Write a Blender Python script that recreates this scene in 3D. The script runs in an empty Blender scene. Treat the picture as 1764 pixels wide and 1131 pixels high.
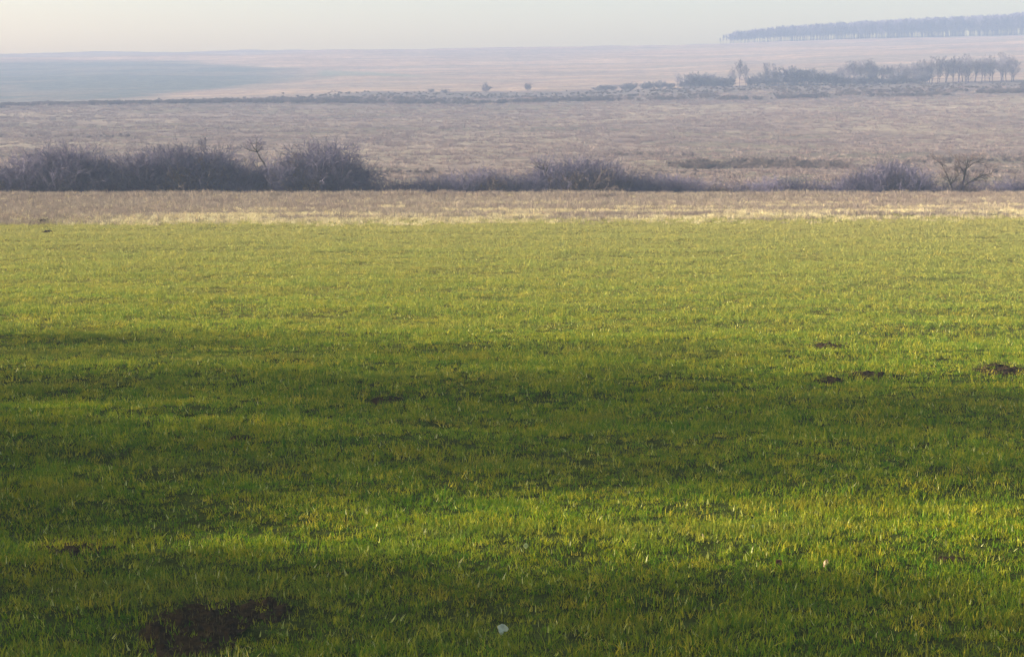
import bpy, math, random
import numpy as np
from mathutils import Vector, Matrix

# ------------------------------------------------------------------ camera, sky, sun, exposure
SC = bpy.context.scene
COL = SC.collection
PW, PH, F = 1764.0, 1131.0, 3000.0          # photo frame and focal length in its pixels
CAM_Z = 8.0
PITCH = math.atan((PH / 2 - 190.0) / F)      # eye level lies at row 190 of the photo
cp, sp = math.cos(PITCH), math.sin(PITCH)

cam_d = bpy.data.cameras.new('camera')
cam_d.sensor_width = 36.0
cam_d.lens = 36.0 * F / PW
cam_d.clip_start = 0.3
cam_d.clip_end = 6000.0
cam = bpy.data.objects.new('camera', cam_d)
COL.objects.link(cam)
cam.location = (0, 0, CAM_Z)
cam.rotation_euler = (math.pi / 2 - PITCH, 0, 0)
SC.camera = cam

SUN_EL = math.radians(17.0)
SUN_AZ = math.radians(-86.0)                # from the left, a little ahead (clockwise from +Y)
world = bpy.data.worlds.new('World')
SC.world = world
world.use_nodes = True
wn = world.node_tree
for n in list(wn.nodes):
    wn.nodes.remove(n)
sky = wn.nodes.new('ShaderNodeTexSky')
sky.sky_type = 'NISHITA'
sky.sun_disc = False
sky.sun_elevation = SUN_EL
sky.sun_rotation = SUN_AZ
sky.altitude = 0
sky.air_density = 1.0
sky.dust_density = 6.0
sky.ozone_density = 1.0
bg = wn.nodes.new('ShaderNodeBackground')
bg.inputs['Strength'].default_value = 0.075
wo = wn.nodes.new('ShaderNodeOutputWorld')
warm = wn.nodes.new('ShaderNodeMix'); warm.data_type = 'RGBA'; warm.blend_type = 'MULTIPLY'   # milky, slightly warm overcast glow
warm.inputs[0].default_value = 1.0
warm.inputs[7].default_value = (1.34, 1.18, 0.90, 1)
wn.links.new(sky.outputs[0], warm.inputs[6])
# bright milky belt low over the horizon, as on a hazy morning
gtc = wn.nodes.new('ShaderNodeTexCoord'); gsx = wn.nodes.new('ShaderNodeSeparateXYZ')
wn.links.new(gtc.outputs['Generated'], gsx.inputs[0])
belt = wn.nodes.new('ShaderNodeValToRGB'); cr = belt.color_ramp
cr.elements.new(.065); cr.elements.new(.03)
for e_, (p_, c_) in zip(cr.elements, [(0.0, (.98, .95, .80)), (.034, (.93, .91, .80)), (.066, (.53, .575, .55)), (.30, (.185, .23, .225))]):
    e_.position = p_; e_.color = (*c_, 1)
wn.links.new(gsx.outputs[2], belt.inputs[0])
gain = wn.nodes.new('ShaderNodeMix'); gain.data_type = 'RGBA'; gain.blend_type = 'MULTIPLY'; gain.inputs[0].default_value = 1.0
gain.inputs[7].default_value = (4.4, 4.38, 4.25, 1)
wn.links.new(belt.outputs[0], gain.inputs[6])
mul = wn.nodes.new('ShaderNodeMix'); mul.data_type = 'RGBA'; mul.blend_type = 'MULTIPLY'; mul.inputs[0].default_value = 1.0
wn.links.new(warm.outputs[2], mul.inputs[6]); wn.links.new(gain.outputs[2], mul.inputs[7])
wn.links.new(mul.outputs[2], bg.inputs[0])
wn.links.new(bg.outputs[0], wo.inputs[0])

sun_d = bpy.data.lights.new('sun', 'SUN')
sun_d.energy = 5.0
sun_d.angle = math.radians(0.9)
sun_d.color = (1.0, 0.89, 0.69)
sun = bpy.data.objects.new('sun', sun_d)
COL.objects.link(sun)
sdir = Vector((math.sin(SUN_AZ) * math.cos(SUN_EL), math.cos(SUN_AZ) * math.cos(SUN_EL), math.sin(SUN_EL)))
sun.rotation_euler = (-sdir).to_track_quat('-Z', 'Y').to_euler()

SC.view_settings.view_transform = 'Standard'
SC.view_settings.look = 'None'
SC.view_settings.exposure = 1.88
SC.view_settings.gamma = 1.0
SC.cycles.volume_bounces = 1
SC.cycles.max_bounces = 6

# ------------------------------------------------------------------ helpers
def zrel(v, y):
    """height over the camera of a point seen at photo row v, y metres ahead"""
    k = (PH / 2 - v) / F
    return y * (k * cp - sp) / (cp + k * sp)

def row_of(z, y):
    zz = z - CAM_Z
    return PH / 2 - F * (y * sp + zz * cp) / (y * cp - zz * sp)

def col_of(x, y, z):
    return PW / 2 + F * x / (y * cp - (z - CAM_Z) * sp)

def x_at(u, y, z=0.0):
    return (u - PW / 2) / F * (y * cp - (z - CAM_Z) * sp)

def dist_at(v):
    """distance of the flat field at photo row v"""
    k = (PH / 2 - v) / F
    return CAM_Z * (cp + k * sp) / -(k * cp - sp)

def _hash(ix, iy, s):
    n = (ix.astype(np.int64) * 374761393 + iy.astype(np.int64) * 668265263 + s * 974634777) & 0xFFFFFFFF
    n = ((n ^ (n >> 13)) * 1274126177) & 0xFFFFFFFF
    n = n ^ (n >> 16)
    return (n & 0xFFFF) / 65535.0

def vnoise(x, y, s=0):
    x = np.asarray(x, float); y = np.asarray(y, float)
    ix, iy = np.floor(x), np.floor(y)
    fx, fy = x - ix, y - iy
    fx = fx * fx * (3 - 2 * fx); fy = fy * fy * (3 - 2 * fy)
    a, b = _hash(ix, iy, s), _hash(ix + 1, iy, s)
    c, d = _hash(ix, iy + 1, s), _hash(ix + 1, iy + 1, s)
    return (a * (1 - fx) + b * fx) * (1 - fy) + (c * (1 - fx) + d * fx) * fy

def fbm(x, y, s=0, o=4):
    t, a, w = 0, 1.0, 0
    for i in range(o):
        t = t + a * vnoise(x * 2 ** i + 13.7 * i, y * 2 ** i + 7.1 * i, s + i)
        w += a; a *= 0.5
    return t / w

def sstep(a, b, x):
    t = np.clip((np.asarray(x, float) - a) / (b - a), 0, 1)
    return t * t * (3 - 2 * t)

def tag(o, label=None, cat=None, group=None, kind=None):
    for k, v in (('label', label), ('category', cat), ('group', group), ('kind', kind)):
        if v: o[k] = v
    return o

def mesh_obj(name, verts, faces, mat, parent=None, smooth=False, link=True):
    me = bpy.data.meshes.new(name)
    me.from_pydata(verts, [], faces)
    me.update()
    if mat: me.materials.append(mat)
    if smooth:
        me.polygons.foreach_set('use_smooth', [True] * len(me.polygons))
    o = bpy.data.objects.new(name, me)
    if link: COL.objects.link(o)
    if parent: o.parent = parent
    return o

class NT:
    """small node-tree writer"""
    def __init__(self, name):
        self.m = bpy.data.materials.new(name)
        self.m.use_nodes = True
        self.t = self.m.node_tree
        for n in list(self.t.nodes): self.t.nodes.remove(n)
        self.out = self.t.nodes.new('ShaderNodeOutputMaterial')
    def n(self, typ, **kw):
        nd = self.t.nodes.new(typ)
        for k, v in kw.items(): setattr(nd, k, v)
        return nd
    def l(self, a, b): self.t.links.new(a, b)
    def pos(self, scale=(1, 1, 1)):
        g = self.n('ShaderNodeNewGeometry')
        mp = self.n('ShaderNodeMapping')
        mp.inputs['Scale'].default_value = scale
        self.l(g.outputs['Position'], mp.inputs['Vector'])
        return mp.outputs[0]
    def noise(self, vec, scale, detail=4, rough=0.55):
        nd = self.n('ShaderNodeTexNoise')
        nd.inputs['Scale'].default_value = scale
        nd.inputs['Detail'].default_value = detail
        nd.inputs['Roughness'].default_value = rough
        self.l(vec, nd.inputs['Vector'])
        return nd.outputs[0]
    def ramp(self, fac, stops):
        r = self.n('ShaderNodeValToRGB')
        cr = r.color_ramp
        while len(cr.elements) < len(stops): cr.elements.new(0.5)
        for e, (p, c) in zip(cr.elements, stops):
            e.position = p
            e.color = (c, c, c, 1) if isinstance(c, (int, float)) else (*c, 1)
        self.l(fac, r.inputs[0])
        return r.outputs[0]
    def mix(self, fac, a, b, blend='MIX'):
        m = self.n('ShaderNodeMix', data_type='RGBA', blend_type=blend)
        for s, v in ((0, fac), (6, a), (7, b)):
            if isinstance(v, (int, float)): m.inputs[s].default_value = v
            elif isinstance(v, tuple): m.inputs[s].default_value = (*v, 1)
            else: self.l(v, m.inputs[s])
        return m.outputs[2]
    def principled(self, col, rough=0.9, spec=0.2, bump=None, bstr=0.3, bdist=0.1):
        p = self.n('ShaderNodeBsdfPrincipled')
        if isinstance(col, tuple): p.inputs['Base Color'].default_value = (*col, 1)
        else: self.l(col, p.inputs['Base Color'])
        p.inputs['Roughness'].default_value = rough
        p.inputs['Specular IOR Level'].default_value = spec
        if bump is not None:
            b = self.n('ShaderNodeBump')
            b.inputs['Strength'].default_value = bstr
            b.inputs['Distance'].default_value = bdist
            self.l(bump, b.inputs['Height'])
            self.l(b.outputs[0], p.inputs['Normal'])
        return p
    def done(self, sh):
        self.l(sh, self.out.inputs['Surface'])
        return self.m

# ------------------------------------------------------------------ the lie of the land
# far profile: at these distances the ground is seen at these photo rows (left edge, centre, right edge)
PD = [176., 185., 215., 260., 350., 450., 520., 560., 640., 760., 900., 1080., 1180., 1250.]
PL = [336., 330., 306., 280., 240., 209., 190., 182., 170., 148., 128., 104., 95., 91.]
PC = [336., 330., 306., 280., 238., 204., 182., 172., 157., 135., 116., 93., 86., 84.]
PR = [336., 330., 306., 279., 235., 195., 166., 156., 140., 112., 91., 70., 62., 57.]
MOUNDS = [  # photo column, row of the middle, width in photo px, depth in m, height, kind
    (340, 1078, 215, 2.9, .22, 'wide dark soil mound under the pale stems at the bottom edge'),
    (455, 1050, 110, 1.5, .17, 'dark soil mound just right of the widest mound'),
    (128, 941, 170, 1.9, .22, 'dark flat soil mound near the left edge'),
    (1724, 640, 110, 1.9, .26, 'dark earth mound with grass blades before it at the right edge'),
    (1500, 646, 90, 1.3, .17, 'low dark soil mound left of the right edge mound'),
    (1428, 654, 56, 1.4, .2, 'small dark soil mound lying furthest left of the three on the right'),
    (416, 757, 54, 1.2, .22, 'small dark mound alone in the shaded grass left of centre'),
    (1432, 596, 70, 2.0, .22, 'thin dark mound at the upper rim of the shade on the right'),
    (1640, 963, 62, 0.6, .09, 'small dark mound in the sunny grass at lower right'),
    (1308, 1074, 46, 0.5, .08, 'small dark mound in deep shade at lower right'),
    (668, 688, 60, 1.4, .2, 'small brown mound in the upper shade band'),
    (70, 384, 46, 2.6, .38, 'brown earth mound at the far left edge of the green field'),
    (82, 399, 22, 2.0, .24, 'tiny brown mound in front of the far left mound'),
]

def height(x, y):
    x = np.asarray(x, float); y = np.asarray(y, float)
    t = np.clip((x / np.maximum(y, 20.0)) / (882.0 / F), -1.25, 1.25)     # -1 left edge .. 1 right edge
    vl, vc, vr = (np.interp(y, PD, P) for P in (PL, PC, PR))
    s = np.abs(t)
    side = np.where(t < 0, vl, vr)
    w = np.clip(s, 0, 1.25) ** 1.15
    v = vc + (side - vc) * w
    yy = np.clip(y, 176, 1250)
    zf = CAM_Z + zrel(v, yy)
    # near field with low swells, then a shallow ditch where the thicket stands
    far = sstep(15, 40, y)
    z0 = 6.3 * np.clip(1 - y / 21.0, 0, 1) ** 1.25
    z0 = np.where(y < 0, 6.3, z0)
    sw = (fbm(x / 9.0, y / 3.2, 3, 3) - .5) * 0.34 + (fbm(x / 3.3, y / 1.7, 9, 3) - .5) * 0.13
    z0 = z0 + sw * (1 - 0.5 * sstep(70, 130, y)) * sstep(4, 16, y)
    bank = 0.12 * np.exp(-((y - 163) / 3.5) ** 2) + 0.12 * np.exp(-((y - (132 + 3 * t)) / 2.0) ** 2)
    z0 = z0 + bank
    ditch = -1.5
    a = sstep(165.5, 170, y)
    z = z0 * (1 - a) + ditch * a
    b = sstep(174, 190, y)
    zf = zf + (fbm(x / 60., y / 60., 21, 4) - .5) * np.interp(y, [170, 300, 600, 1250], [0.3, 1.2, 2.5, 3.0]) 
    zf = zf + (fbm(x / 7., y / 7., 33, 3) - .5) * np.interp(y, [170, 300, 600, 1250], [0.35, 0.45, .5, .5])
    z = z * (1 - b) + zf * b
    z = z - np.where(y > 1250, ((y - 1250) ** 1.4) * 0.05, 0)
    return z

def h1(x, y): return float(height(np.array([x]), np.array([y]))[0])

def point(u, y):
    z = h1(0, y)
    for _ in range(4):
        x = x_at(u, y, z); z = h1(x, y)
    return x, y, z

ys = np.concatenate([np.linspace(-70, 14, 40, endpoint=False), np.linspace(14, 30, 90, endpoint=False),
                     np.linspace(30, 66, 150, endpoint=False), np.linspace(66, 190, 260, endpoint=False),
                     np.linspace(190, 600, 230, endpoint=False), np.linspace(600, 1262, 260, endpoint=False),
                     np.linspace(1262, 1285, 6)])
ts = np.linspace(-1, 1, 421)
ts = np.sign(ts) * (0.62 * np.abs(ts) + 0.38 * np.abs(ts) ** 3)
Y, T = np.meshgrid(ys, ts, indexing='ij')
X = T * (48 + 0.62 * np.clip(Y, 0, 1300))
Z = height(X, Y)

def edge_green(x, y, soft=.7):
    """1 on the sown green field, 0 beyond its ragged far edge"""
    t = x / np.maximum(y, 20) / (882 / F)
    lim = 129.5 + 4.5 * t + (fbm(x / 7., y / 3., 51, 3) - .5) * 4
    return 1 - sstep(-soft, 1.2, y - lim)

def zone_colour(x, y, z):
    """colour of the ground itself by land use (soil, stubble, sown crop)"""
    u = col_of(x, np.maximum(y, 5), z); v = row_of(z, np.maximum(y, 5))
    n1 = fbm(x / 9., y / 9., 5, 4); n2 = fbm(x / 45., y / 30., 6, 4); n4 = fbm(x / 110., y / 13., 8, 3)
    c = np.zeros(x.shape + (3,))
    def put(mask, col):
        c[:] = c * (1 - mask[..., None]) + np.array(col) * mask[..., None]
    put(np.ones_like(x), (.036, .044, .010))
    put(sstep(50, 85, y) * .85, (.15, .135, .035))
    g = edge_green(x, y)
    put(1 - g, (.27, .225, .16))                                    # dry verge
    br = sstep(168, 176, y)
    put(br, (.168, .126, .126))
    put(br * sstep(.5, .62, n4) * .6, (.222, .175, .165))
    put(br * sstep(.47, .36, n4) * .6, (.118, .090, .100))
    put(br * sstep(.50, .64, n1) * .35, (.22, .19, .16))
    put(br * sstep(.52, .40, n1) * .3, (.095, .075, .07))
    put(br * sstep(.55, .7, n2) * .5, (.24, .20, .165))
    put(br * sstep(.46, .36, n2) * .4, (.105, .10, .072))
    # hill: pale pinkish fallow above the hedge line
    hill = sstep(-12, 12, y - np.interp(u, [0, 450, 640, 1764], [556, 562, 640, 656]) + (n2 - .5) * 50)
    put(br * sstep(505, 540, y), (.112, .092, .098))
    put(hill, (.235, .165, .145))
    put(hill * sstep(.48, .62, n2) * .5, (.29, .21, .175))
    put(hill * sstep(.52, .60, fbm(x / 190., y / 9., 62, 3)) * .55, (.165, .125, .125))
    put(hill * sstep(.50, .38, fbm(x / 150., y / 28., 61, 3)) * .6, (.155, .13, .13))
    # winter crop on the left of the hill: a long tongue ending in a point
    vv = v + (fbm(x / 60., y / 40., 71, 3) - .5) * 14
    top = np.interp(u, [-400, 0, 300, 430, 560, 600], [104, 104, 106, 112, 124, 133])
    bot = np.interp(u, [-400, 0, 200, 330, 470, 560, 600], [182, 178, 172, 160, 146, 138, 133])
    crop = sstep(-4, 5, vv - top) * sstep(-3, 5, bot - vv) * (.35 + .65 * sstep(590, 400, u)) * sstep(600, 570, u) * sstep(540, 560, y)
    put(hill * sstep(.55, .60, fbm(x / 240., y / 5., 64, 2)) * .35, (.12, .10, .105))
    put(crop * (.72 + .28 * sstep(.35, .6, n2)), (.078, .086, .094))
    top2 = np.interp(u, [560, 640, 760], [121, 124, 133]); bot2 = np.interp(u, [560, 640, 760], [131, 130, 135])
    put(sstep(-1.5, 1.5, v - top2) * sstep(-1.5, 1.5, bot2 - v) * sstep(540, 560, u) * sstep(770, 700, u) * .6 * sstep(600, 700, y), (.10, .13, .12))
    # bluish mauve strip right under the skyline on the left
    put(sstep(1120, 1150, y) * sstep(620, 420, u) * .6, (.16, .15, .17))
    return c

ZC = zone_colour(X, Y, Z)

def ground_mat(name, near):
    m = NT(name)
    at = m.n('ShaderNodeAttribute'); at.attribute_name = 'land_use'
    p = m.pos()
    if near:
        a = m.ramp(m.noise(p, 1.6, 6, .65), [(0.3, .45), (.7, 1.5)])
        b = m.ramp(m.noise(p, 14, 4, .7), [(0.3, .5), (.7, 1.4)])
        hgt = m.noise(p, 9, 6, .7); dist = 0.06
    else:
        a = m.ramp(m.noise(p, 0.16, 7, .68), [(0.32, .76), (.68, 1.26)])
        b = m.ramp(m.noise(p, 0.9, 4, .7), [(0.3, .78), (.7, 1.22)])
        hgt = m.noise(p, 0.8, 6, .75); dist = 0.8
    c = m.mix(1.0, at.outputs['Color'], a, 'MULTIPLY')
    c = m.mix(1.0, c, b, 'MULTIPLY')
    return m.done(m.principled(c, 1.0, 0.0, hgt, .5, dist).outputs[0])

M_near, M_far = ground_mat('field_soil', True), ground_mat('dry_land', False)

def sheet(name, r0, r1, mat, **kw):
    nr, nc = r1 - r0 + 1, len(ts)
    xs, yy, zs = X[r0:r1 + 1], Y[r0:r1 + 1], Z[r0:r1 + 1]
    V = np.stack([xs.ravel(), yy.ravel(), zs.ravel()], 1)
    i = np.arange(nr - 1)[:, None] * nc + np.arange(nc - 1)[None]
    Fc = np.stack([i, i + 1, i + 1 + nc, i + nc], -1).reshape(-1, 4)
    me = bpy.data.meshes.new(name)
    me.from_pydata(V, [], Fc)
    me.materials.append(mat)
    me.polygons.foreach_set('use_smooth', np.ones(len(Fc), bool))
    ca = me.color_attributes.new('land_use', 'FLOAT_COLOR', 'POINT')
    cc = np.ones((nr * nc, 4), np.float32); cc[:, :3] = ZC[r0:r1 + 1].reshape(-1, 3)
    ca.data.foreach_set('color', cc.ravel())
    me.update()
    o = bpy.data.objects.new(name, me); COL.objects.link(o)
    o['kind'] = 'structure'
    return o

ra = int(np.searchsorted(ys, 168)); rb = int(np.searchsorted(ys, 575))
sheet('field', 0, ra, M_near)
sheet('ground', ra, rb, M_far)
sheet('hills', rb, len(ys) - 1, M_far)

# ------------------------------------------------------------------ materials for plants
def leaf_mat(name, stops, patch, patch_scale=.35, dry=None, trans=.35, rough=.55):
    """blade colour varies blade clump by blade clump and over the field"""
    m = NT(name)
    oi = m.n('ShaderNodeObjectInfo')
    c = m.ramp(oi.outputs['Random'], stops)
    p = m.pos((1, 1.6, 1))
    n = m.ramp(m.noise(p, patch_scale, 4, .6), [(.36, 0.), (.64, 1.)])
    c = m.mix(n, c, m.mix(1.0, c, patch, 'MULTIPLY'))
    if dry:
        n2 = m.ramp(m.noise(m.pos((1, 1.3, 1)), .9, 5, .7), [(.55, 0.), (.74, .5)])
        c = m.mix(n2, c, dry)
    if dry:
        n3 = m.ramp(m.noise(m.pos((.6, 1.5, 1)), .16, 3, .6), [(.50, 0.), (.68, .26)])
        c = m.mix(n3, c, (.20, .16, .04))
    # the field yellows towards its far edge
    sx = m.n('ShaderNodeSeparateXYZ'); m.l(m.pos(), sx.inputs[0])
    mr = m.n('ShaderNodeMapRange'); mr.inputs[1].default_value = 48; mr.inputs[2].default_value = 122
    m.l(sx.outputs[1], mr.inputs[0])
    mm = m.n('ShaderNodeMath', operation='MULTIPLY'); mm.inputs[1].default_value = .72 if dry else 0.
    m.l(mr.outputs[0], mm.inputs[0])
    c = m.mix(mm.outputs[0], c, (.30, .265, .105))
    p1 = m.principled(c, rough, .06)
    tr = m.n('ShaderNodeBsdfTranslucent'); m.l(c, tr.inputs[0])
    mx = m.n('ShaderNodeMixShader'); mx.inputs[0].default_value = trans
    m.l(p1.outputs[0], mx.inputs[1]); m.l(tr.outputs[0], mx.inputs[2])
    return m.done(mx.outputs[0])

M_blade = leaf_mat('green_blade', [(0, (.042, .120, .002)), (.3, (.085, .180, .003)), (.65, (.165, .225, .004)), (.9, (.26, .285, .012)), (1, (.36, .38, .05))],
                   (1.30, .98, .8), .35, dry=(.25, .20, .02))
M_straw = leaf_mat('straw_blade', [(0, (.34, .28, .17)), (.5, (.50, .42, .26)), (1, (.68, .60, .40))], (.8, .8, .8), .1, trans=.2, rough=.7)
M_dry = leaf_mat('dry_weed', [(0, (.146, .106, .112)), (.5, (.180, .136, .138)), (.85, (.218, .170, .166)), (1, (.28, .23, .215))], (.75, .72, .8), .05, trans=.1, rough=.8)

def simple_mat(name, a, b, sc=3., rough=.9, bd=.02, spec=.15):
    m = NT(name)
    tc = m.n('ShaderNodeTexCoord')
    n = m.noise(tc.outputs['Object'], sc, 5, .65)
    return m.done(m.principled(m.ramp(n, [(.35, a), (.65, b)]), rough, spec, n, .6, bd).outputs[0])

M_bark = simple_mat('dark_bark', (.028, .022, .020), (.060, .048, .040), 4)
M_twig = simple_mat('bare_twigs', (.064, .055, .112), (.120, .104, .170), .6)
M_hazed = simple_mat('haze_paled_twigs', (.090, .082, .118), (.165, .150, .190), .6)  # belt twigs, their colour paled as if seen through haze
M_twig2 = simple_mat('brown_twigs', (.066, .048, .052), (.112, .085, .085), .6)
M_soil = simple_mat('dark_soil', (.013, .009, .005), (.040, .027, .017), 11, 1.0, .03, 0.0)
M_leafy = simple_mat('tree_leaves', (.035, .05, .015), (.09, .10, .03), 2)

# ------------------------------------------------------------------ mass planting: points + instanced clumps
def lib_collection(name, objs):
    c = bpy.data.collections.new(name)
    for o in objs: c.objects.link(o)
    return c

def scatter(name, P, R, S, idx, coll, mat, label=None, cat=None):
    me = bpy.data.meshes.new(name)
    me.from_pydata(P, [], [])
    for nm, data in (('rot', R), ('scl', S)):
        a = me.attributes.new(nm, 'FLOAT_VECTOR', 'POINT'); a.data.foreach_set('vector', np.asarray(data, np.float32).ravel())
    a = me.attributes.new('pick', 'INT', 'POINT'); a.data.foreach_set('value', np.asarray(idx, np.int32))
    me.materials.append(mat)
    o = bpy.data.objects.new(name, me); COL.objects.link(o)
    g = bpy.data.node_groups.new(name + '_nodes', 'GeometryNodeTree')
    g.interface.new_socket('Geometry', in_out='INPUT', socket_type='NodeSocketGeometry')
    g.interface.new_socket('Geometry', in_out='OUTPUT', socket_type='NodeSocketGeometry')
    gi, go = g.nodes.new('NodeGroupInput'), g.nodes.new('NodeGroupOutput')
    ci = g.nodes.new('GeometryNodeCollectionInfo')
    ci.inputs['Collection'].default_value = coll
    ci.inputs['Separate Children'].default_value = True
    ci.inputs['Reset Children'].default_value = True
    ip = g.nodes.new('GeometryNodeInstanceOnPoints')
    ip.inputs['Pick Instance'].default_value = True
    def attr(nm, t):
        n = g.nodes.new('GeometryNodeInputNamedAttribute'); n.data_type = t
        n.inputs['Name'].default_value = nm
        return next(s for s in n.outputs if s.enabled and s.name == 'Attribute')
    er = g.nodes.new('FunctionNodeEulerToRotation')
    g.links.new(attr('rot', 'FLOAT_VECTOR'), er.inputs[0])
    g.links.new(gi.outputs[0], ip.inputs['Points'])
    g.links.new(ci.outputs[0], ip.inputs['Instance'])
    g.links.new(attr('pick', 'INT'), ip.inputs['Instance Index'])
    g.links.new(er.outputs[0], ip.inputs['Rotation'])
    g.links.new(attr('scl', 'FLOAT_VECTOR'), ip.inputs['Scale'])
    g.links.new(ip.outputs[0], go.inputs[0])
    md = o.modifiers.new('planting', 'NODES'); md.node_group = g
    tag(o, label, cat, kind='stuff')
    return o

def blades_mesh(name, rnd, n, spread, hmin, hmax, w, lean, mat, segs=3, link=False, parent=None, curl=1.0):
    V, Fc = [], []
    for _ in range(n):
        a, r = rnd.uniform(0, 2 * math.pi), spread * math.sqrt(rnd.random())
        bx, by = r * math.cos(a), r * math.sin(a)
        hh = rnd.uniform(hmin, hmax); ww = w * rnd.uniform(.6, 1.3)
        la = rnd.uniform(0, 2 * math.pi); L = abs(rnd.gauss(0, lean)) * hh
        fa = rnd.uniform(0, math.pi); fx, fy = math.cos(fa) * ww / 2, math.sin(fa) * ww / 2
        b0 = len(V)
        for k in range(segs + 1):
            t = k / segs
            cx = bx + math.cos(la) * L * t ** (1 + curl); cy = by + math.sin(la) * L * t ** (1 + curl)
            cz = hh * (t - .25 * (L / hh) * t * t) - 0.02
            wk = (1 - t) ** .7 if k < segs else 0
            if k < segs:
                V += [(cx - fx * wk, cy - fy * wk, cz), (cx + fx * wk, cy + fy * wk, cz)]
            else:
                V.append((cx, cy, cz))
        for k in range(segs - 1):
            i = b0 + 2 * k
            Fc.append((i, i + 1, i + 3, i + 2))
        i = b0 + 2 * (segs - 1)
        Fc.append((i, i + 1, i + 2))
    return mesh_obj(name, V, Fc, mat, parent, link=link)

rnd = random.Random(4)
rg = np.random.default_rng(11)
green_lib = lib_collection('grass_clumps', [blades_mesh('grass_clump', rnd, n, .15, .05, .16, .017, .5, M_blade) for n in (13, 12, 10, 14, 15)]
                           + [blades_mesh('grass_clump', rnd, 5, .07, .16, .26, .020, .6, M_blade)])
M_fleck = leaf_mat('pale_blade', [(0, (.40, .42, .10)), (.5, (.52, .52, .18)), (1, (.66, .62, .32))], (.9, .9, .8), .5, trans=.3)
fleck_lib = lib_collection('pale_shoots', [blades_mesh('pale_shoot', rnd, n, .05, .10, .18, .016, .5, M_fleck) for n in (1, 2, 1, 3)])
straw_lib = lib_collection('straw_clumps', [blades_mesh('straw_clump', rnd, 34, .28, .12, .34, .016, .35, M_straw, 2) for _ in range(4)])
weed_lib = lib_collection('weed_clumps', [blades_mesh('weed_clump', rnd, 46, .6, .2, .62, .035, .4, M_dry, 2) for _ in range(4)])

def sample_strip(y0, y1, per_m2, margin):
    """uniform random ground points in the wedge the photo could see, plus a margin"""
    out = []
    hw = lambda y: y * 882 / F * 1.06 + margin
    edges = np.arange(y0, y1, 2.0)
    for a in edges:
        b = min(a + 2.0, y1); w = hw(b)
        n = int(per_m2((a + b) / 2) * (b - a) * 2 * w)
        out.append(np.stack([rg.uniform(-w, w, n), rg.uniform(a, b, n)], 1))
    P = np.concatenate(out)
    return P[:, 0], P[:, 1]

def tilt_rot(n, amt=.15):
    return np.stack([rg.normal(0, amt, n), rg.normal(0, amt, n), rg.uniform(0, 2 * np.pi, n)], 1)

# mound footprints, used to thin the grass over them
MFOOT = []
for (u, v, wpx, dep, hh, lab) in MOUNDS:
    D = dist_at(v); x, y, z = point(u, D)
    MFOOT.append((x, y, z, wpx * D / F / 2, dep / 2, hh, lab))

# green field
dens = lambda y: float(np.interp(y, [14, 24, 40, 70, 100, 135], [50, 88, 64, 36, 25, 20]))
x, y = sample_strip(15, 136, dens, 4)
keep = rg.random(len(x)) < edge_green(x, y, 7.) * (0.48 + 0.62 * sstep(.38, .55, fbm(x / 1.3, y / .9, 81, 3)))
for (mx, my, mz, rx, ry, hh, lab) in MFOOT:
    d = ((x - mx) / rx) ** 2 + ((y - my) / ry) ** 2
    keep &= ~(rg.random(len(x)) < .82 * (1 - sstep(.35, 1.15, d + (fbm(x * 3, y * 2, 14, 3) - .5) * 1.1)))
x, y = x[keep], y[keep]
n = len(x)
zg = height(x, y)
for (mx, my, mz, rx, ry, hh, lab) in MFOOT:
    zg = zg + np.clip(1 - ((x - mx) / rx) ** 2 - ((y - my) / ry) ** 2, 0, 1) * hh * .5
s = rg.uniform(.75, 1.25, n) * (0.5 + 0.95 * fbm(x / 2.0, y / 1.5, 83, 4)) * np.interp(y, [20, 60, 130], [1, 1.15, 1.5])
pick = np.where(rg.random(n) < .06, 5, rg.integers(0, 5, n))
scatter('grass', np.stack([x, y, zg], 1), tilt_rot(n), np.stack([s, s, s * rg.uniform(.8, 1.2, n)], 1), pick, green_lib, M_blade,
        'short green grass shoots covering the sown field', 'grass')
print('green clumps', n)
q = rg.random(n) < .10
k = int(q.sum()); xq, yq = x[q] + rg.normal(0, .1, k), y[q] + rg.normal(0, .1, k)
s = rg.uniform(.7, 1.2, k)
scatter('pale_shoots', np.stack([xq, yq, height(xq, yq)], 1), tilt_rot(k, .3), np.stack([s, s, s], 1), rg.integers(0, 4, k), fleck_lib, M_fleck,
        'single pale withered shoots standing among the green grass', 'grass')

# verge of straw beyond the green field
x, y = sample_strip(121, 168, lambda y: 7.5, 6)
t = x / y / (882 / F)
lim = 136.5 + 4.5 * t + (fbm(x / 8., y / 3., 91, 3) - .5) * 7
pale = (sstep(1.5, -1.5, y - lim))
band2 = (1 - edge_green(x, y, 9.)) * .9
pk = rg.random(n := len(x))
keep = rg.random(n) < band2
streak = sstep(.50, .60, fbm(x / 11., y / 2.2, 99, 3)) * sstep(154, 146, y) * sstep(-.75, -.3, t)
is_pale = rg.random(n) < np.clip(np.maximum(pale * sstep(.36, .52, fbm(x / 7., y / 2., 97, 3)), streak) * sstep(-1.2, -.5, t) * .85 + .05, 0, 1)
for nm, msk, lib, mat, sc, lb in (('straw_grass', keep & is_pale, straw_lib, M_straw, 1.0, 'pale straw coloured dry grass along the far edge of the green field'),):
    xx, yy = x[msk], y[msk]; k = len(xx)
    s = rg.uniform(.7, 1.3, k) * sc
    scatter(nm, np.stack([xx, yy, height(xx, yy)], 1), tilt_rot(k), np.stack([s, s, s], 1), rg.integers(0, 4, k), lib, mat, lb, 'dry grass')
xv, yv = x[keep & ~is_pale], y[keep & ~is_pale]
M_verge = leaf_mat('verge_weed', [(0, (.155, .122, .108)), (.5, (.235, .19, .165)), (1, (.33, .275, .235))], (.85, .8, .85), .08, trans=.15, rough=.8)
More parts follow.
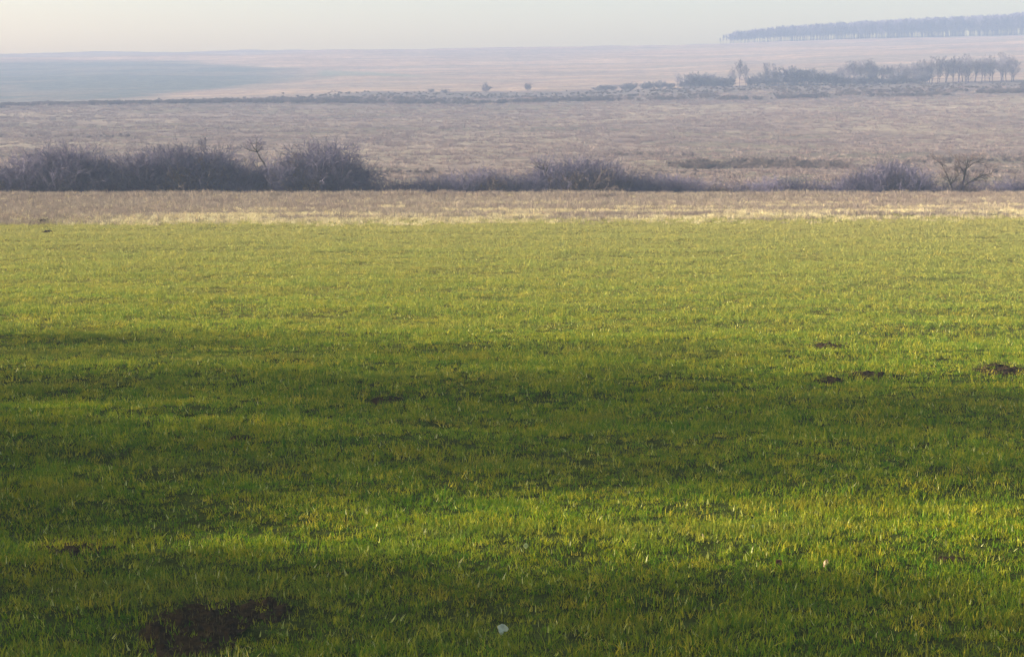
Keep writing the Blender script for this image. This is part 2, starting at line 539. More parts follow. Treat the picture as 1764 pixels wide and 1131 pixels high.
verge_lib = lib_collection('verge_clumps', [blades_mesh('verge_clump', rnd, 30, .3, .15, .42, .018, .4, M_verge, 2) for _ in range(4)])
k = len(xv); s = rg.uniform(.7, 1.3, k) * np.where((yv > 160) & (fbm(xv / 2., yv / 2., 44, 2) > .5), rg.uniform(1, 1.6, k), 1)
scatter('verge_grass', np.stack([xv, yv, height(xv, yv)], 1), tilt_rot(k), np.stack([s, s, s], 1), rg.integers(0, 4, k), verge_lib, M_verge,
        'brown withered grass on the low bank before the thicket', 'dry grass')

# rough weeds over the brown slope
x, y = sample_strip(186, 585, lambda y: float(np.interp(y, [180, 300, 580], [.5, .30, .15])), 12)
keep = rg.random(len(x)) < 0.25 + .75 * sstep(.40, .56, fbm(x / 9., y / 9., 5, 4))
x, y = x[keep], y[keep]; n = len(x)
s = rg.uniform(.7, 1.4, n) * np.interp(y, [180, 580], [.9, 1.5])
scatter('dry_weeds', np.stack([x, y, height(x, y)], 1), tilt_rot(n), np.stack([s * 1.3, s * 1.3, s * .8], 1), rg.integers(0, 4, n), weed_lib, M_dry,
        'withered brown weeds over the rough slope behind the thicket', 'weeds')
print('weeds', n)

# ------------------------------------------------------------------ woody plants
def tube(V, Fc, pts, rad, sides=3):
    b = len(V); n = len(pts)
    for i, p in enumerate(pts):
        d = (pts[min(i + 1, n - 1)] - pts[max(i - 1, 0)])
        d = d.normalized() if d.length > 1e-6 else Vector((0, 0, 1))
        a = d.cross(Vector((0.31, 0.95, 0.05))); a.normalize(); c = d.cross(a)
        for k in range(sides):
            t = 2 * math.pi * k / sides
            V.append(tuple(p + (a * math.cos(t) + c * math.sin(t)) * rad[i]))
    for i in range(n - 1):
        for k in range(sides):
            k2 = (k + 1) % sides
            Fc.append((b + i * sides + k, b + i * sides + k2, b + (i + 1) * sides + k2, b + (i + 1) * sides + k))

def rvec(r, s=1.0):
    return Vector((r.gauss(0, s), r.gauss(0, s), r.gauss(0, s)))

def branch(r, store, p, d, L, rad, lvl, maxl, kids, wig, up, twig_r, split=0.62):
    """grow a limb and its children; store[0] takes the wood, store[1] the twigs"""
    n = 4 if lvl < maxl else 2
    pts, rr = [p.copy()], [rad]
    q = p.copy(); dd = d.normalized()
    for i in range(n):
        dd = (dd + rvec(r, wig) + Vector((0, 0, up))).normalized()
        q = q + dd * (L / n)
        pts.append(q.copy()); rr.append(max(rad * (1 - .62 * (i + 1) / n), twig_r * .6))
    V, Fc = store[1] if lvl >= maxl - 1 and lvl > 0 else store[0]
    tube(V, Fc, pts, rr, 5 if lvl == 0 and rad > .06 else 3)
    if lvl >= maxl: return
    for k in range(kids[lvl]):
        t = r.uniform(.30 if lvl else .28, 1.0) if k else 1.0
        f = t * n; i = min(int(f), n - 1)
        pp = pts[i].lerp(pts[i + 1], f - i)
        ax = (pts[i + 1] - pts[i]).normalized()
        side = ax.cross(rvec(r)).normalized()
        nd = (ax * r.uniform(.5, 1.0) + side * r.uniform(.45, 1.0)).normalized()
        branch(r, store, pp, nd, L * split * r.uniform(.7, 1.15) * (1.15 - .4 * t), max(rr[i] * .6, twig_r), lvl + 1, maxl, kids, wig, up, twig_r, split)

def shrub_mesh(seed, h=4.0, spread=1.9, stems=26, twig_r=.0105):
    """a bare thicket shrub: many stems from one root, fanning and forking into fine twigs"""
    r = random.Random(seed); V, Fc = [], []
    st = ((V, Fc), (V, Fc))
    for i in range(stems):
        a = r.uniform(0, 2 * math.pi); lean = r.uniform(.05, .75)
        p = Vector((math.cos(a) * r.uniform(0, .7) * spread * .6, math.sin(a) * r.uniform(0, .7) * spread * .6, -.1))
        d = Vector((math.cos(a) * lean, math.sin(a) * lean, 1))
        branch(r, st, p, d, h * r.uniform(.45, .85), r.uniform(.02, .045), 0, 2, (8, 7), .16, .05, twig_r, .45)
    return V, Fc

def tree_meshes(seed, h, trunk_r, first, limbs, maxl=4, kids=(6, 5, 5, 4), twig_r=.02, wig=.12, up=.08, bare=.3, spread=.6, split=.6):
    r = random.Random(seed)
    A, B = ([], []), ([], [])
    p = Vector((0, 0, -.15)); pts, rr = [p.copy()], [trunk_r * 1.3]
    d = Vector(first).normalized(); n = 6; q = p.copy()
    for i in range(n):
        d = (d + rvec(r, wig * .5) + Vector((0, 0, up * .5))).normalized()
        q = q + d * (h * .72 / n); pts.append(q.copy()); rr.append(trunk_r * (1 - .75 * (i + 1) / n))
    tube(*A, pts, rr, 6)
    for k in range(limbs):
        t = bare + (1 - bare) * (k + r.random() * .6) / limbs; t = min(t, .99)
        f = t * n; i = int(f); pp = pts[i].lerp(pts[i + 1], f - i)
        a = k * 2.4 + r.uniform(-.5, .5)
        nd = Vector((math.cos(a) * spread, math.sin(a) * spread, r.uniform(.55, 1.1)))
        branch(r, (A, B), pp, nd, h * r.uniform(.26, .40) * (1.1 - .35 * t), rr[i] * .6, 1, maxl, (0,) + tuple(kids), wig, up, twig_r, split)
    return A, B

def put_shared(name, me, loc, rz, scl):
    o = bpy.data.objects.new(name, me); COL.objects.link(o)
    o.location = loc; o.rotation_euler = (0, 0, rz); o.scale = scl
    return o

def to_mesh(name, vf, mat):
    me = bpy.data.meshes.new(name); me.from_pydata(vf[0], [], vf[1]); me.materials.append(mat); me.update()
    return me

# --- the thicket in the ditch
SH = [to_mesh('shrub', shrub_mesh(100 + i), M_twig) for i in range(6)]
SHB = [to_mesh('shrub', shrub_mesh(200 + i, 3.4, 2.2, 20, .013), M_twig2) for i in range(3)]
r = random.Random(77)
GRP = 'bare shrubs of the thicket behind the field'
def tops(u):
    return float(np.interp(u, [0, 30, 60, 100, 130, 160, 210, 240, 290, 360, 400, 460, 500, 540, 575, 595, 620, 655, 690, 760, 830, 900, 950, 1000, 1040, 1065, 1100, 1160, 1200,
                               1300, 1440, 1480, 1530, 1560, 1590, 1620, 1680, 1764],
                              [290, 278, 266, 252, 256, 268, 280, 270, 257, 262, 276, 284, 272, 250, 258, 280, 294, 314, 308, 303, 298, 297, 284, 272, 272, 290, 300, 308, 314,
                               311, 309, 294, 280, 286, 304, 310, 310, 304]))
SEG = [(-40, 215, 'dark bare shrub in the left end thicket, left of its first dip'),
       (215, 425, 'dark bare shrub in the tall middle clump of the left thicket'),
       (425, 670, 'dark bare shrub in the sloping right end of the left thicket'),
       (670, 910, 'low thin bare shrub between the left thicket and the middle thicket'),
       (910, 1190, 'dark bare shrub in the middle thicket below the brown slope'),
       (1190, 1440, 'very low brown brush in the gap right of the middle thicket'),
       (1440, 1605, 'dark bare shrub in the round clump left of the forked tree'),
       (1605, 1810, 'low reddish brown shrub around the foot of the forked tree')]
def seg_label(u):
    for a, b, l in SEG:
        if u < b: return l
    return SEG[-1][2]
u = -25.0; k = 0
while u < 1795:
    vt = tops(u) + r.uniform(-3, 8) - (r.uniform(4, 14) if r.random() < .14 else 0)
    dense = tops(u) < 322
    for row in range(3 if dense else 2):
        D = 171.5 + row * 2.4 + r.uniform(-.7, .7)
        uu = u + r.uniform(-10, 10)
        vtop = vt if row < 2 else vt + r.uniform(0, 16)
        x_, y_, z_ = point(uu, D)
        top = CAM_Z + zrel(vtop, D)
        hh = max(top - z_, 1.2)
        low = hh < 2.6
        me = SHB[r.randrange(3)] if r.random() < (.45 if low else .15) else SH[r.randrange(6)]
        sz = hh / 3.6
        sw = max(sz, .62) * r.uniform(.85, 1.15)
        o = put_shared('shrub', me, (x_, y_, z_), r.uniform(0, 6.28), (sw, sw, sz))
        tag(o, seg_label(uu), 'shrub', GRP + ': ' + seg_label(uu).split(' in the ')[-1] if False else seg_label(uu).replace('shrub', 'shrubs', 1))
        k += 1
    u += r.uniform(15, 21) if dense else r.uniform(20, 28)
print('thicket shrubs', k)

def tree(name, seed, u, D, vtop, label, group=None, crown_mat=M_twig, **kw):
    x_, y_, z_ = point(u, D)
    hh = CAM_Z + zrel(vtop, D) - z_
    A, B = tree_meshes(seed, hh, **kw)
    e = bpy.data.objects.new(name, None); COL.objects.link(e); e.location = (x_, y_, z_)
    tag(e, label, 'tree', group)
    mesh_obj('trunk', A[0], A[1], M_bark, e); mesh_obj('crown', B[0], B[1], crown_mat, e)
    return e

# the forked tree on the right: three bare stems fanning from one foot, one leaning out to the right
def forked_tree():
    D = 174.; x0, y0, z0 = point(1652, D)
    px = D / F
    e = bpy.data.objects.new('forked_tree', None); COL.objects.link(e); e.location = (x0, y0, z0)
    tag(e, 'small bare tree with forked stems and a wide thin crown near the right edge', 'tree')
    rr = random.Random(5); A, B = ([], []), ([], [])
    zb = CAM_Z + zrel(336, D) - z0
    def P(u, v, dy=0): return Vector(((u - 1652) * px, dy, CAM_Z + zrel(v, D) - z0))
    stems = [([(1652, 345), (1654, 328), (1658, 318), (1662, 300), (1664, 288), (1668, 276)], .13),
             ([(1653, 342), (1641, 330), (1637, 318), (1632, 308), (1627, 300), (1625, 288), (1620, 279)], .09),
             ([(1655, 328), (1664, 317), (1671, 313), (1680, 309), (1692, 303), (1704, 298)], .075),
             ([(1662, 300), (1652, 288), (1648, 276)], .05), ([(1637, 318), (1650, 300), (1645, 285)], .045),
             ([(1664, 290), (1676, 280), (1686, 278)], .045)]
    for i, (pl, rad) in enumerate(stems):
        pts = [P(a, b, rr.uniform(-.15, .15) * j) for j, (a, b) in enumerate(pl)]
        rads = [rad * (1 - .6 * j / len(pts)) for j in range(len(pts))]
        tube(*A, pts, rads, 6)
        for j in range(1, len(pts)):
            for q in range(5):
                f = rr.random(); pp = pts[j - 1].lerp(pts[j], f)
                if pp.z < 1.6: continue
                ax = (pts[j] - pts[j - 1]).normalized()
                nd = ax * .8 + ax.cross(rvec(rr)).normalized() * .8 + Vector((0, 0, .15))
                branch(rr, (A, B), pp, nd, rr.uniform(.7, 1.3), .028, 1, 3, (0, 6, 5), .2, .05, .010, .55)
    mesh_obj('trunk', A[0], A[1], M_bark, e); mesh_obj('crown', B[0], B[1], M_twig2, e)
forked_tree()

def leaning_tree(u0, v0, u1, v1, vtop, label, seed, w=26):
    """a thin leaning tree: bare stem, light crown"""
    D = 172.; x0, y0, z0 = point(u0, D); px = D / F
    e = bpy.data.objects.new('leaning_tree', None); COL.objects.link(e); e.location = (x0, y0, z0)
    tag(e, label, 'tree')
    rr = random.Random(seed); A, B = ([], []), ([], [])
    P = lambda u, v, dy=0: Vector(((u - u0) * px, dy, CAM_Z + zrel(v, D) - z0))
    main = [P(u0, 340), P(u0, v0), P((u0 * 2 + u1) / 3 + 1, (2 * v0 + v1) / 3), P((u0 + 2 * u1) / 3 - 1, (v0 + 2 * v1) / 3), P(u1, v1)]
    tube(*A, main, [.11, .10, .085, .07, .05], 6)
    for (a, b) in ((u1 - w * .75, v1 - 6), (u1 - w * .4, vtop + 4), (u1 - w * .05, vtop), (u1 + w * .3, vtop + 9)):
        pts = [main[-1 if b < v1 - 3 else -2], P((u1 + a) / 2 + rr.uniform(-2, 2), (v1 + b) / 2, rr.uniform(-.3, .3)), P(a, b, rr.uniform(-.5, .5))]
        tube(*A, pts, [.05, .038, .02], 4)
        for j in range(2):
            for q in range(4):
                pp = pts[j].lerp(pts[j + 1], rr.random())
                nd = (pts[j + 1] - pts[j]).normalized() * .9 + rvec(rr, .5) + Vector((0, 0, .3))
                branch(rr, (A, B), pp, nd, rr.uniform(.5, 1.1), .02, 1, 3, (0, 5, 4), .2, .06, .009, .55)
    mesh_obj('trunk', A[0], A[1], M_bark, e); mesh_obj('crown', B[0], B[1], M_twig, e)
leaning_tree(460, 290, 445, 262, 244, 'thin bare tree leaning left above the middle of the left thicket', 31, 26)
leaning_tree(945, 315, 938, 292, 281, 'thin dark bare tree at the left end of the middle thicket', 32, 20)

# --- shrubs and trees of the belt across the hill foot
BD = 640.
SHM = [to_mesh('belt_shrub', shrub_mesh(300 + i, 4.0, 1.9, 18, .05), M_hazed) for i in range(4)]
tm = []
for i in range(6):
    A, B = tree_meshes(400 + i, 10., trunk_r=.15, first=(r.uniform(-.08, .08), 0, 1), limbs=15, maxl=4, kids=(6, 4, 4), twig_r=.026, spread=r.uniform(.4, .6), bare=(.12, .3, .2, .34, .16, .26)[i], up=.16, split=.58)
    tm.append((to_mesh('trunk', A, M_twig), to_mesh('crown', B, M_hazed)))

def far_tree(name, pair, u, D, vtop, label, group, wid=1.0):
    x_, y_, z_ = point(u, D)
    hh = max(CAM_Z + zrel(vtop, D) - z_, 2)
    e = bpy.data.objects.new(name, None); COL.objects.link(e); e.location = (x_, y_, z_)
    e.rotation_euler = (0, 0, r.uniform(0, 6.28)); s = hh / 10.
    e.scale = (s * wid, s * wid, s)
    tag(e, label, 'tree', group)
    for nm, me in zip(('trunk', 'crown'), pair):
        o = bpy.data.objects.new(nm, me); COL.objects.link(o); o.parent = e
    return e

def belt_top(u):
    return float(np.interp(u, [1430, 1450, 1470, 1500, 1530, 1560, 1600, 1640, 1680, 1720, 1750, 1764], [124, 116, 106, 103, 112, 108, 103, 96, 100, 95, 96, 106]))
u = 1440.
while u < 1752:
    part = ('left half, where the trunks hide in undergrowth' if u < 1590 else 'right half, where pale gaps show between trunks')
    for row in range(2):
        far_tree('bare_tree', tm[r.randrange(6)], u + r.uniform(-4, 4), BD + row * 7 + r.uniform(-2, 2), belt_top(u) + r.uniform(-4, 8),
                 'tall bare tree in the tree belt\'s ' + part, 'trees of the belt, ' + part.split(',')[0], r.uniform(.95, 1.4))
    u += r.uniform(9, 13)
for i, (u, vt, w, lab) in enumerate([(1262, 118, .7, 'spindly bare tree just left of the tallest spindly one'), (1274, 101, .55, 'tallest spindly bare tree rising over the hill foot shrubs'),
                    (1284, 108, .5, 'spindly bare tree just right of the tallest spindly one'), (1320, 108, .6, 'thin bare tree left of the rounded dark shrubs'),
                    (1334, 112, .6, 'thin bare tree touching the rounded dark shrubs'), (1168, 126, .8, 'small bare tree at the left of the hill foot shrubs'),
                    (1418, 118, .8, 'thin bare tree between the rounded shrubs and the tree belt')]):
    far_tree('bare_tree', tm[i % 6], u, BD - 3, vt, lab, None, w * 1.3)
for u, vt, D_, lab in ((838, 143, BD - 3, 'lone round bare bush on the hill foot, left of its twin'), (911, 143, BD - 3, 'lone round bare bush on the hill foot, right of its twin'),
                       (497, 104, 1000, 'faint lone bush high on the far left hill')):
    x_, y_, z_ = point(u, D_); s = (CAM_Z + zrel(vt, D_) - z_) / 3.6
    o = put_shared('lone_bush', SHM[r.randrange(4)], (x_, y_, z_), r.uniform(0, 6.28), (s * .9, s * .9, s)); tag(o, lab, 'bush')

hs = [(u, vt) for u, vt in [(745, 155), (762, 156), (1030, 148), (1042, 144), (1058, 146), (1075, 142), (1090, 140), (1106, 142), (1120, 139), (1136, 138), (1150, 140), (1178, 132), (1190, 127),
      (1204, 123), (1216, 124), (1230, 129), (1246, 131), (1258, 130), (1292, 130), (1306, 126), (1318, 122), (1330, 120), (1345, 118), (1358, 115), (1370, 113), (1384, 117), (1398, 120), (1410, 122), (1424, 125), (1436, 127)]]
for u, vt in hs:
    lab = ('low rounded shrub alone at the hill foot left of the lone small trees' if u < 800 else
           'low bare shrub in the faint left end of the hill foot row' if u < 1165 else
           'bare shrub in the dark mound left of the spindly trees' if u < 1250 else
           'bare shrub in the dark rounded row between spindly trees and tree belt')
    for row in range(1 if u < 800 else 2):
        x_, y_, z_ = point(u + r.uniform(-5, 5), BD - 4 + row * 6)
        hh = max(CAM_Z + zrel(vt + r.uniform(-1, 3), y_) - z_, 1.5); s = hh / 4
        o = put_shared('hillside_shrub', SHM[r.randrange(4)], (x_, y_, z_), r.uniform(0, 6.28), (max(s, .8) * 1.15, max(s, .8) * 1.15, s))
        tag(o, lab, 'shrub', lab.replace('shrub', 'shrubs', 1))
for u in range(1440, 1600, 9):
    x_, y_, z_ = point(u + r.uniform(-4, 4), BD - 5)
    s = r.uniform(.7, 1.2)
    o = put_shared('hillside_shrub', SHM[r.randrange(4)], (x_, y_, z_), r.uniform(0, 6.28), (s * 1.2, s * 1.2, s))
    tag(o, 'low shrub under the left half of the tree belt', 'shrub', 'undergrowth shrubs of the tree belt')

# low scrub that reads as one dark strip along the hill foot, and streaks on the slope
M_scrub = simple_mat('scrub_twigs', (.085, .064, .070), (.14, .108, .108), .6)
def scrub(name, pts, label, tw, mt=None):
    mt = mt or M_twig2
    P = np.array(pts); n = len(P)
    s = rg.uniform(.6, 1.3, n) * P[:, 3]
    libs = lib_collection(name + '_plants', [bpy.data.objects.new('scrub_plant', to_mesh('scrub_plant', shrub_mesh(500 + i, 1.6, 1.3, 14, tw), mt)) for i in range(3)])
    return scatter(name, P[:, :3], np.stack([np.zeros(n), np.zeros(n), rg.uniform(0, 6.28, n)], 1), np.stack([s * 1.2, s * 1.2, s], 1), rg.integers(0, 3, n), libs, mt, label, 'scrub')
pts = []
for i in range(5200):
    u = r.uniform(-60, 1830)
    line = np.interp(u, [0, 500, 900, 1300, 1764], [538, 540, 548, 552, 545])
    if r.random() < .30: D = line + r.gauss(0, 2.6); g = .75
    else: D = line + abs(r.gauss(0, 1)) * (55 if u > 560 else 22); g = .62 * (1 - .5 * min((D - line) / 90, 1))
    if D > 634: continue
    if fbm(np.array(u / 60.), np.array(D / 12.), 7, 2) < .42: continue
    pts.append((*point(u, D), g))
scrub('hillfoot_scrub', pts, 'dark low scrub strip running along the foot of the hill', .035)
pts = []
for (u0, u1, v, nn, g) in [(1060, 1210, 299, 60, .3), (1150, 1460, 287, 330, .62), (1560, 1764, 278, 90, .5), (560, 760, 300, 70, .4), (1040, 1200, 268, 30, .6), (0, 230, 234, 30, .5), (1620, 1764, 297, 40, .4)]:
    D0 = float(np.interp(v, PC[2:8][::-1], PD[2:8][::-1]))
    for i in range(nn):
        pts.append((*point(r.uniform(u0, u1), D0 + 4 * math.sin(i * .7) + r.gauss(0, 3.2)), g * r.uniform(.35, .95)))
scrub('slope_scrub', pts, 'thin dark streaks of scrub across the brown slope', .016, M_scrub)

# --- the wood on the skyline at the right
WT = []
for i in range(5):
    A, B = tree_meshes(600 + i, 10., trunk_r=.17, first=(r.uniform(-.05, .05), 0, 1), limbs=10, maxl=3, kids=(7, 7), twig_r=.07, spread=.45, bare=.26, up=.14, split=.6)
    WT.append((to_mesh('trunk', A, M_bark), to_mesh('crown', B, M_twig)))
def wood_top(u):
    return float(np.interp(u, [1238, 1248, 1265, 1300, 1350, 1430, 1500, 1600, 1700, 1764, 1850], [66, 58, 54, 49, 45, 40, 36, 31, 27, 22, 18]))
WD = 1215.
u = 1241.
while u < 1560:
    lab = ('bare tree in the thin left tip of the skyline wood, seen against the sky' if u < 1300 else
           'bare tree of the skyline wood where gaps of light show between trunks' if u < 1440 else
           'bare tree in the front of the dense skyline wood')
    far_tree('wood_tree', WT[r.randrange(5)], u, WD + r.uniform(-3, 3), wood_top(u) + r.uniform(-1, 3), lab, lab.replace('tree', 'trees', 1), r.uniform(.7, 1.0))
    u += r.uniform(4.5, 7)
pts = []
lib_obs = []
for (a, b) in WT:
    me = bpy.data.meshes.new('wood_plant')
    va = [tuple(v.co) for v in a.vertices]; vb = [tuple(v.co) for v in b.vertices]
    fa = [tuple(p.vertices) for p in a.polygons]; fb = [tuple(i + len(va) for i in p.vertices) for p in b.polygons]
    me.from_pydata(va + vb, [], fa + fb); me.materials.append(M_twig); me.update()
    lib_obs.append(bpy.data.objects.new('wood_plant', me))
for i in range(950):
    u = r.uniform(1255, 1860)
    if u < 1440 and r.random() < .45: continue
    D = WD + r.uniform(5, 42) * min(1, (u - 1235) / 160)
    x_, y_, z_ = point(u, D)
    pts.append((x_, y_, z_, (CAM_Z + zrel(wood_top(u) + r.uniform(0, 4), D) - z_) / 10))
P = np.array(pts); n = len(P); s = P[:, 3]
scatter('wood', P[:, :3], np.stack([np.zeros(n), np.zeros(n), rg.uniform(0, 6.28, n)], 1), np.stack([s, s, s], 1), rg.integers(0, 5, n),
        lib_collection('wood_plants', lib_obs), M_twig, 'dense bluish leafless wood on the skyline at the right', 'wood')

# ------------------------------------------------------------------ soil mounds, leaves and stems in the near grass
for i, (mx, my, mz, rx, ry, hh, lab) in enumerate(MFOOT):
    nr_, na = 30, 96
    V, Fc = [(0, 0, 0)], []
    for a in range(1, nr_ + 1):
        t = a / nr_
        for b in range(na):
            th = 2 * math.pi * b / na
            edge = 1 + 1.0 * (float(fbm(np.array(math.cos(th) * 1.7 + i * 9.), np.array(math.sin(th) * 1.7), 15, 3)) - .5)
            px_, py_ = math.cos(th) * rx * t * edge, math.sin(th) * ry * t * edge
            V.append((px_, py_, 0))
    for b in range(na): Fc.append((0, 1 + b, 1 + (b + 1) % na))
    for a in range(nr_ - 1):
        for b in range(na):
            o0 = 1 + a * na
            Fc.append((o0 + b, o0 + na + b, o0 + na + (b + 1) % na, o0 + (b + 1) % na))
    VA = np.array(V, float)
    gx, gy = VA[:, 0] + mx, VA[:, 1] + my
    rr2 = np.minimum((VA[:, 0] / rx) ** 2 + (VA[:, 1] / ry) ** 2, 1.3)
    prof = np.clip(1 - rr2, 0, 1) ** 1.0
    lump = fbm(gx * 5, gy * 5, 19, 3)
    VA[:, 2] = height(gx, gy) - mz + prof * hh * .55 * (0.4 + 1.2 * lump) + np.where(rr2 < .9, -.008, -.03) + (fbm(gx * 2.2, gy * 2.2, 23, 3) - .5) * .08 + (fbm(gx * 9, gy * 9, 27, 2) - .5) * .10
    e = bpy.data.objects.new('soil_mound', None); COL.objects.link(e); e.location = (mx, my, mz)
    tag(e, lab, 'soil mound', 'dark soil mounds in the grass')
    mesh_obj('earth', [tuple(v) for v in VA], Fc, M_soil, e, smooth=True)

M_dark = simple_mat('dead_stems', (.035, .026, .010), (.11, .085, .03), 9)
for e in [o for o in list(COL.objects) if o.name.startswith('soil_mound')]:
    i = [q for q in MFOOT if abs(q[0] - e.location.x) < 1e-3 and abs(q[1] - e.location.y) < 1e-3][0]
    V, Fc = [], []
    rr = random.Random(int(i[0] * 100))
    o = blades_mesh('dead_stems', rr, int(80 + 420 * i[3] * i[4]), 1.3, .04, .14, .013, .7, M_dark, 2, True, e)
    me = o.data
    for v in me.vertices:
        v.co.x *= i[3]; v.co.y *= i[4]
    co = np.array([v.co[:] for v in me.vertices])
    g = height(co[:, 0] + i[0], co[:, 1] + i[1]) - i[2]
    pr = np.clip(1 - np.minimum((co[:, 0] / i[3]) ** 2 + (co[:, 1] / i[4]) ** 2, 1), 0, 1) ** .6 * i[5] * .9
    for v, a, b in zip(me.vertices, g, pr): v.co.z += a + b

def leaf_obj(name, u, v, size, mat, label, cat, seed, wide=.7, tilt=(1.0, 0, .3), lift=.09, notch=0.):
    D = dist_at(v); x_, y_, z_ = point(u, D)
    rr = random.Random(seed); n = 10; m = 7; V, Fc = [], []
    for i in range(n + 1):
        t = i / n; w = wide * math.sin(math.pi * min(max(t, .03), .97)) ** .6 * (1 + .15 * math.sin(9 * t + seed))
        for j in range(m):
            s_ = (j / (m - 1) - .5) * w
            zz = .55 * s_ * s_ + .10 * math.sin(5 * t + seed) + .05 * math.sin(14 * s_ + 4 * t)
            if notch and t < .45 and s_ > 0: zz -= notch * (0.45 - t)
            V.append((s_ * size, (t - .5) * size, zz * size))
    for i in range(n):
        for j in range(m - 1):
            if notch and i < 4 and j > 3: continue
            a = i * m + j; Fc.append((a, a + 1, a + 1 + m, a + m))
    o = mesh_obj(name, V, Fc, mat, smooth=True)
    sm = o.modifiers.new('thick', 'SOLIDIFY'); sm.thickness = .004
    o.location = (x_, y_, z_ + lift); o.rotation_euler = tilt
    tag(o, label, cat)
    return o
M_pale = simple_mat('pale_scrap', (.34, .33, .28), (.52, .50, .44), 12, .7, .005)
M_pink = simple_mat('pink_leaf', (.46, .29, .18), (.60, .40, .27), 12, .7, .005)
M_brown = simple_mat('brown_leaf', (.05, .02, .012), (.10, .04, .025), 12, .8, .005)
M_cream = simple_mat('cream_leaf', (.34, .36, .16), (.46, .47, .24), 12, .7, .005)
leaf_obj('scrap', 866, 1083, .19, M_pale, 'crumpled pale grey scrap lying in the grass near the bottom centre', 'scrap', 1, .95, (.95, .25, .2), .10, 1.2)
leaf_obj('fallen_leaf', 1422, 976, .15, M_pink, 'pinkish tan curled leaf in the sunny grass at lower right', 'leaf', 2, .5, (1.1, .3, -.4), .085)
leaf_obj('fallen_leaf', 1342, 979, .13, M_brown, 'dark reddish brown leaf left of the pinkish leaf', 'leaf', 3, .9, (.5, -.3, .6), .10)
leaf_obj('fallen_leaf', 906, 952, .10, M_cream, 'cream pale green leaf standing in the grass above the grey scrap', 'leaf', 4, .8, (1.0, .1, .1), .08)
leaf_obj('fallen_leaf', 1297, 918, .07, M_cream, 'small cream fleck of a leaf in the sunny grass above the brown leaf', 'leaf', 5, .8, (1.0, .1, .4), .11)
leaf_obj('fallen_leaf', 1211, 940, .09, M_pink, 'small pale pink leaf left of the brown leaf', 'leaf', 6, .4, (1.2, .1, .5), .11)

M_lit = simple_mat('sunlit_pale_stems', (.50, .42, .12), (.66, .55, .20), 6, .6)  # straw stems brightened in colour to look sunlit while standing in shade
for k, (u, n_, hh, lab) in enumerate([(352, 16, .30, 'pale yellow grass stems left in front of the widest dark mound'),
                                     (408, 22, .42, 'tallest pale yellow grass stems in front of the widest dark mound'),
                                     (520, 9, .26, 'few pale yellow grass stems right of the widest dark mound'),
                                     (1340, 8, .22, 'few pale grass stems on the bottom edge at the right')]):
    D = dist_at(1139); x_, y_, z_ = point(u, D)
    o = blades_mesh('grass_tuft', random.Random(900 + k), n_, .26, hh * .5, hh, .020, .3, M_lit, 3, True)
    o.location = (x_, y_, z_); tag(o, lab, 'grass tuft', 'pale grass tufts at the bottom edge')

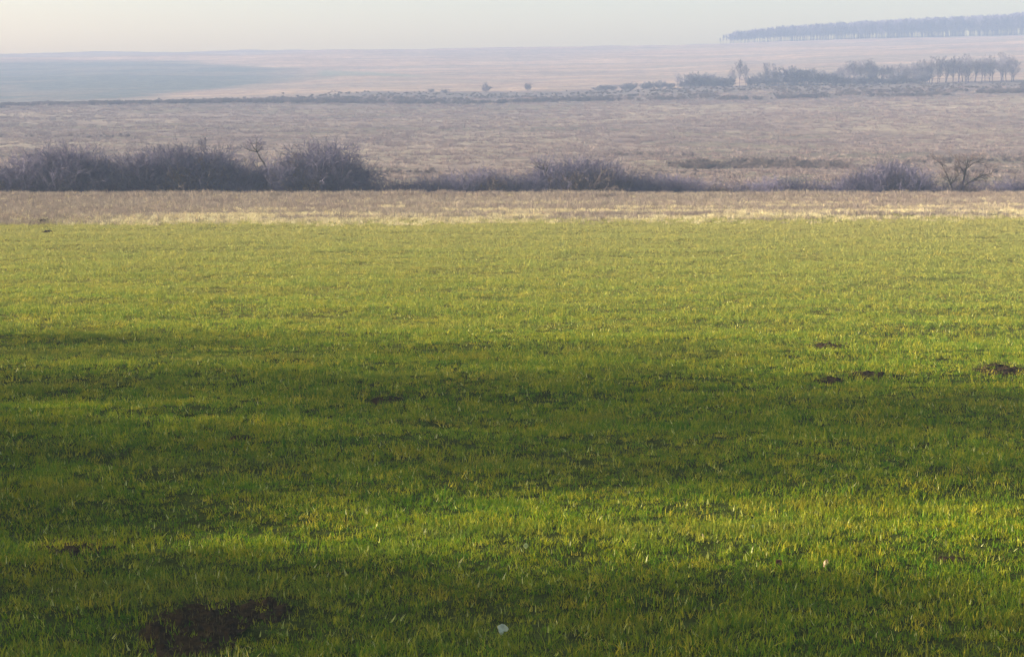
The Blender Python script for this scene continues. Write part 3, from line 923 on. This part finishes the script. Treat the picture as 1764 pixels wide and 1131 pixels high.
# ------------------------------------------------------------------ unseen tree row, added left of the view to lay shade across the field
def shade_tree(x0, y0, h, cr, base, seed, dens=1.0):
    rr = random.Random(seed)
    A, B = tree_meshes(seed, h, trunk_r=.3, first=(rr.uniform(-.05, .05), rr.uniform(-.05, .05), 1), limbs=14, maxl=3, kids=(6, 5), twig_r=.025, spread=.5, bare=base / h, up=.1, split=.6)
    e = bpy.data.objects.new('added_shade_tree', None); COL.objects.link(e); e.location = (x0, y0, h1(x0, y0))
    V, Fc = [], []
    puffs = [(rr.gauss(0, .42) * cr, rr.gauss(0, .42) * cr, rr.uniform(base, h * .96)) for _ in range(26)]
    for i in range(int(10500 * dens)):
        p = puffs[rr.randrange(26)]; k = cr * .42
        c = Vector((p[0] + rr.gauss(0, k), p[1] + rr.gauss(0, k), p[2] + rr.gauss(0, k * .8)))
        a = rvec(rr).normalized(); b = a.cross(rvec(rr)).normalized(); s_ = rr.uniform(.07, .14)
        j = len(V); V += [tuple(c - a * s_), tuple(c + b * s_ * .6), tuple(c + a * s_), tuple(c - b * s_ * .6)]
        Fc.append((j, j + 1, j + 2, j + 3))
    mesh_obj('trunk', A[0] + B[0], A[1] + [tuple(q + len(A[0]) for q in f) for f in B[1]], M_bark, e)
    mesh_obj('crown', V, Fc, M_leafy, e)
    tag(e, 'unseen leafy tree added left of the view to shade the field', 'tree', 'added shade trees left of the view')
for i, (x0, y0, h, cr, base, dn) in enumerate([
        (-44, 63.5, 13, 3.0, 4, .16), (-43, 59.5, 16, 3.0, 3, .45), (-46, 54, 20, 2.6, 3, .75), (-44, 51.2, 20, 2.0, 4, .9), (-43, 48.2, 22, 2.2, 10.5, 1.4), (-44, 45.2, 21, 2.2, 3, 1.0), (-43, 42.0, 20, 2.2, 3, 1.0),
        (-36, 38.2, 10.5, 2.2, 3, .7), (-37, 35.4, 9.5, 2.0, 3, .7), (-38, 31.4, 18, 1.6, 2, 1.1), (-40, 29.2, 19, 1.6, 2, 1.0), (-38, 26.4, 19, 1.8, 2, .8), (-39, 22.5, 19, 1.6, 2, .6)]):
    shade_tree(x0, y0, h, cr, base, 700 + i, dn)

# ------------------------------------------------------------------ haze
def haze_box(x0, x1, y0, y1, z0, z1, density, colour):
    V = [(x, y, z) for z in (z0, z1) for y in (y0, y1) for x in (x0, x1)]
    Fc = [(0, 2, 3, 1), (4, 5, 7, 6), (0, 1, 5, 4), (2, 6, 7, 3), (0, 4, 6, 2), (1, 3, 7, 5)]
    m = NT('air')
    pv = m.n('ShaderNodeVolumePrincipled')
    pv.inputs['Color'].default_value = (*colour, 1)
    pv.inputs['Density'].default_value = density
    pv.inputs['Anisotropy'].default_value = 0.0
    m.l(pv.outputs[0], m.out.inputs['Volume'])
    o = mesh_obj('haze', V, Fc, m.m)
    tag(o, 'pale bluish haze lying over the whole plain', 'haze', kind='stuff')
zmin, zmax = float(Z.min()), float(Z.max())
print('z range', zmin, zmax)
haze_box(-960, 960, -80, 1292, zmin - 1.0, zmax + 22, 0.00076, (.285, .365, .63))
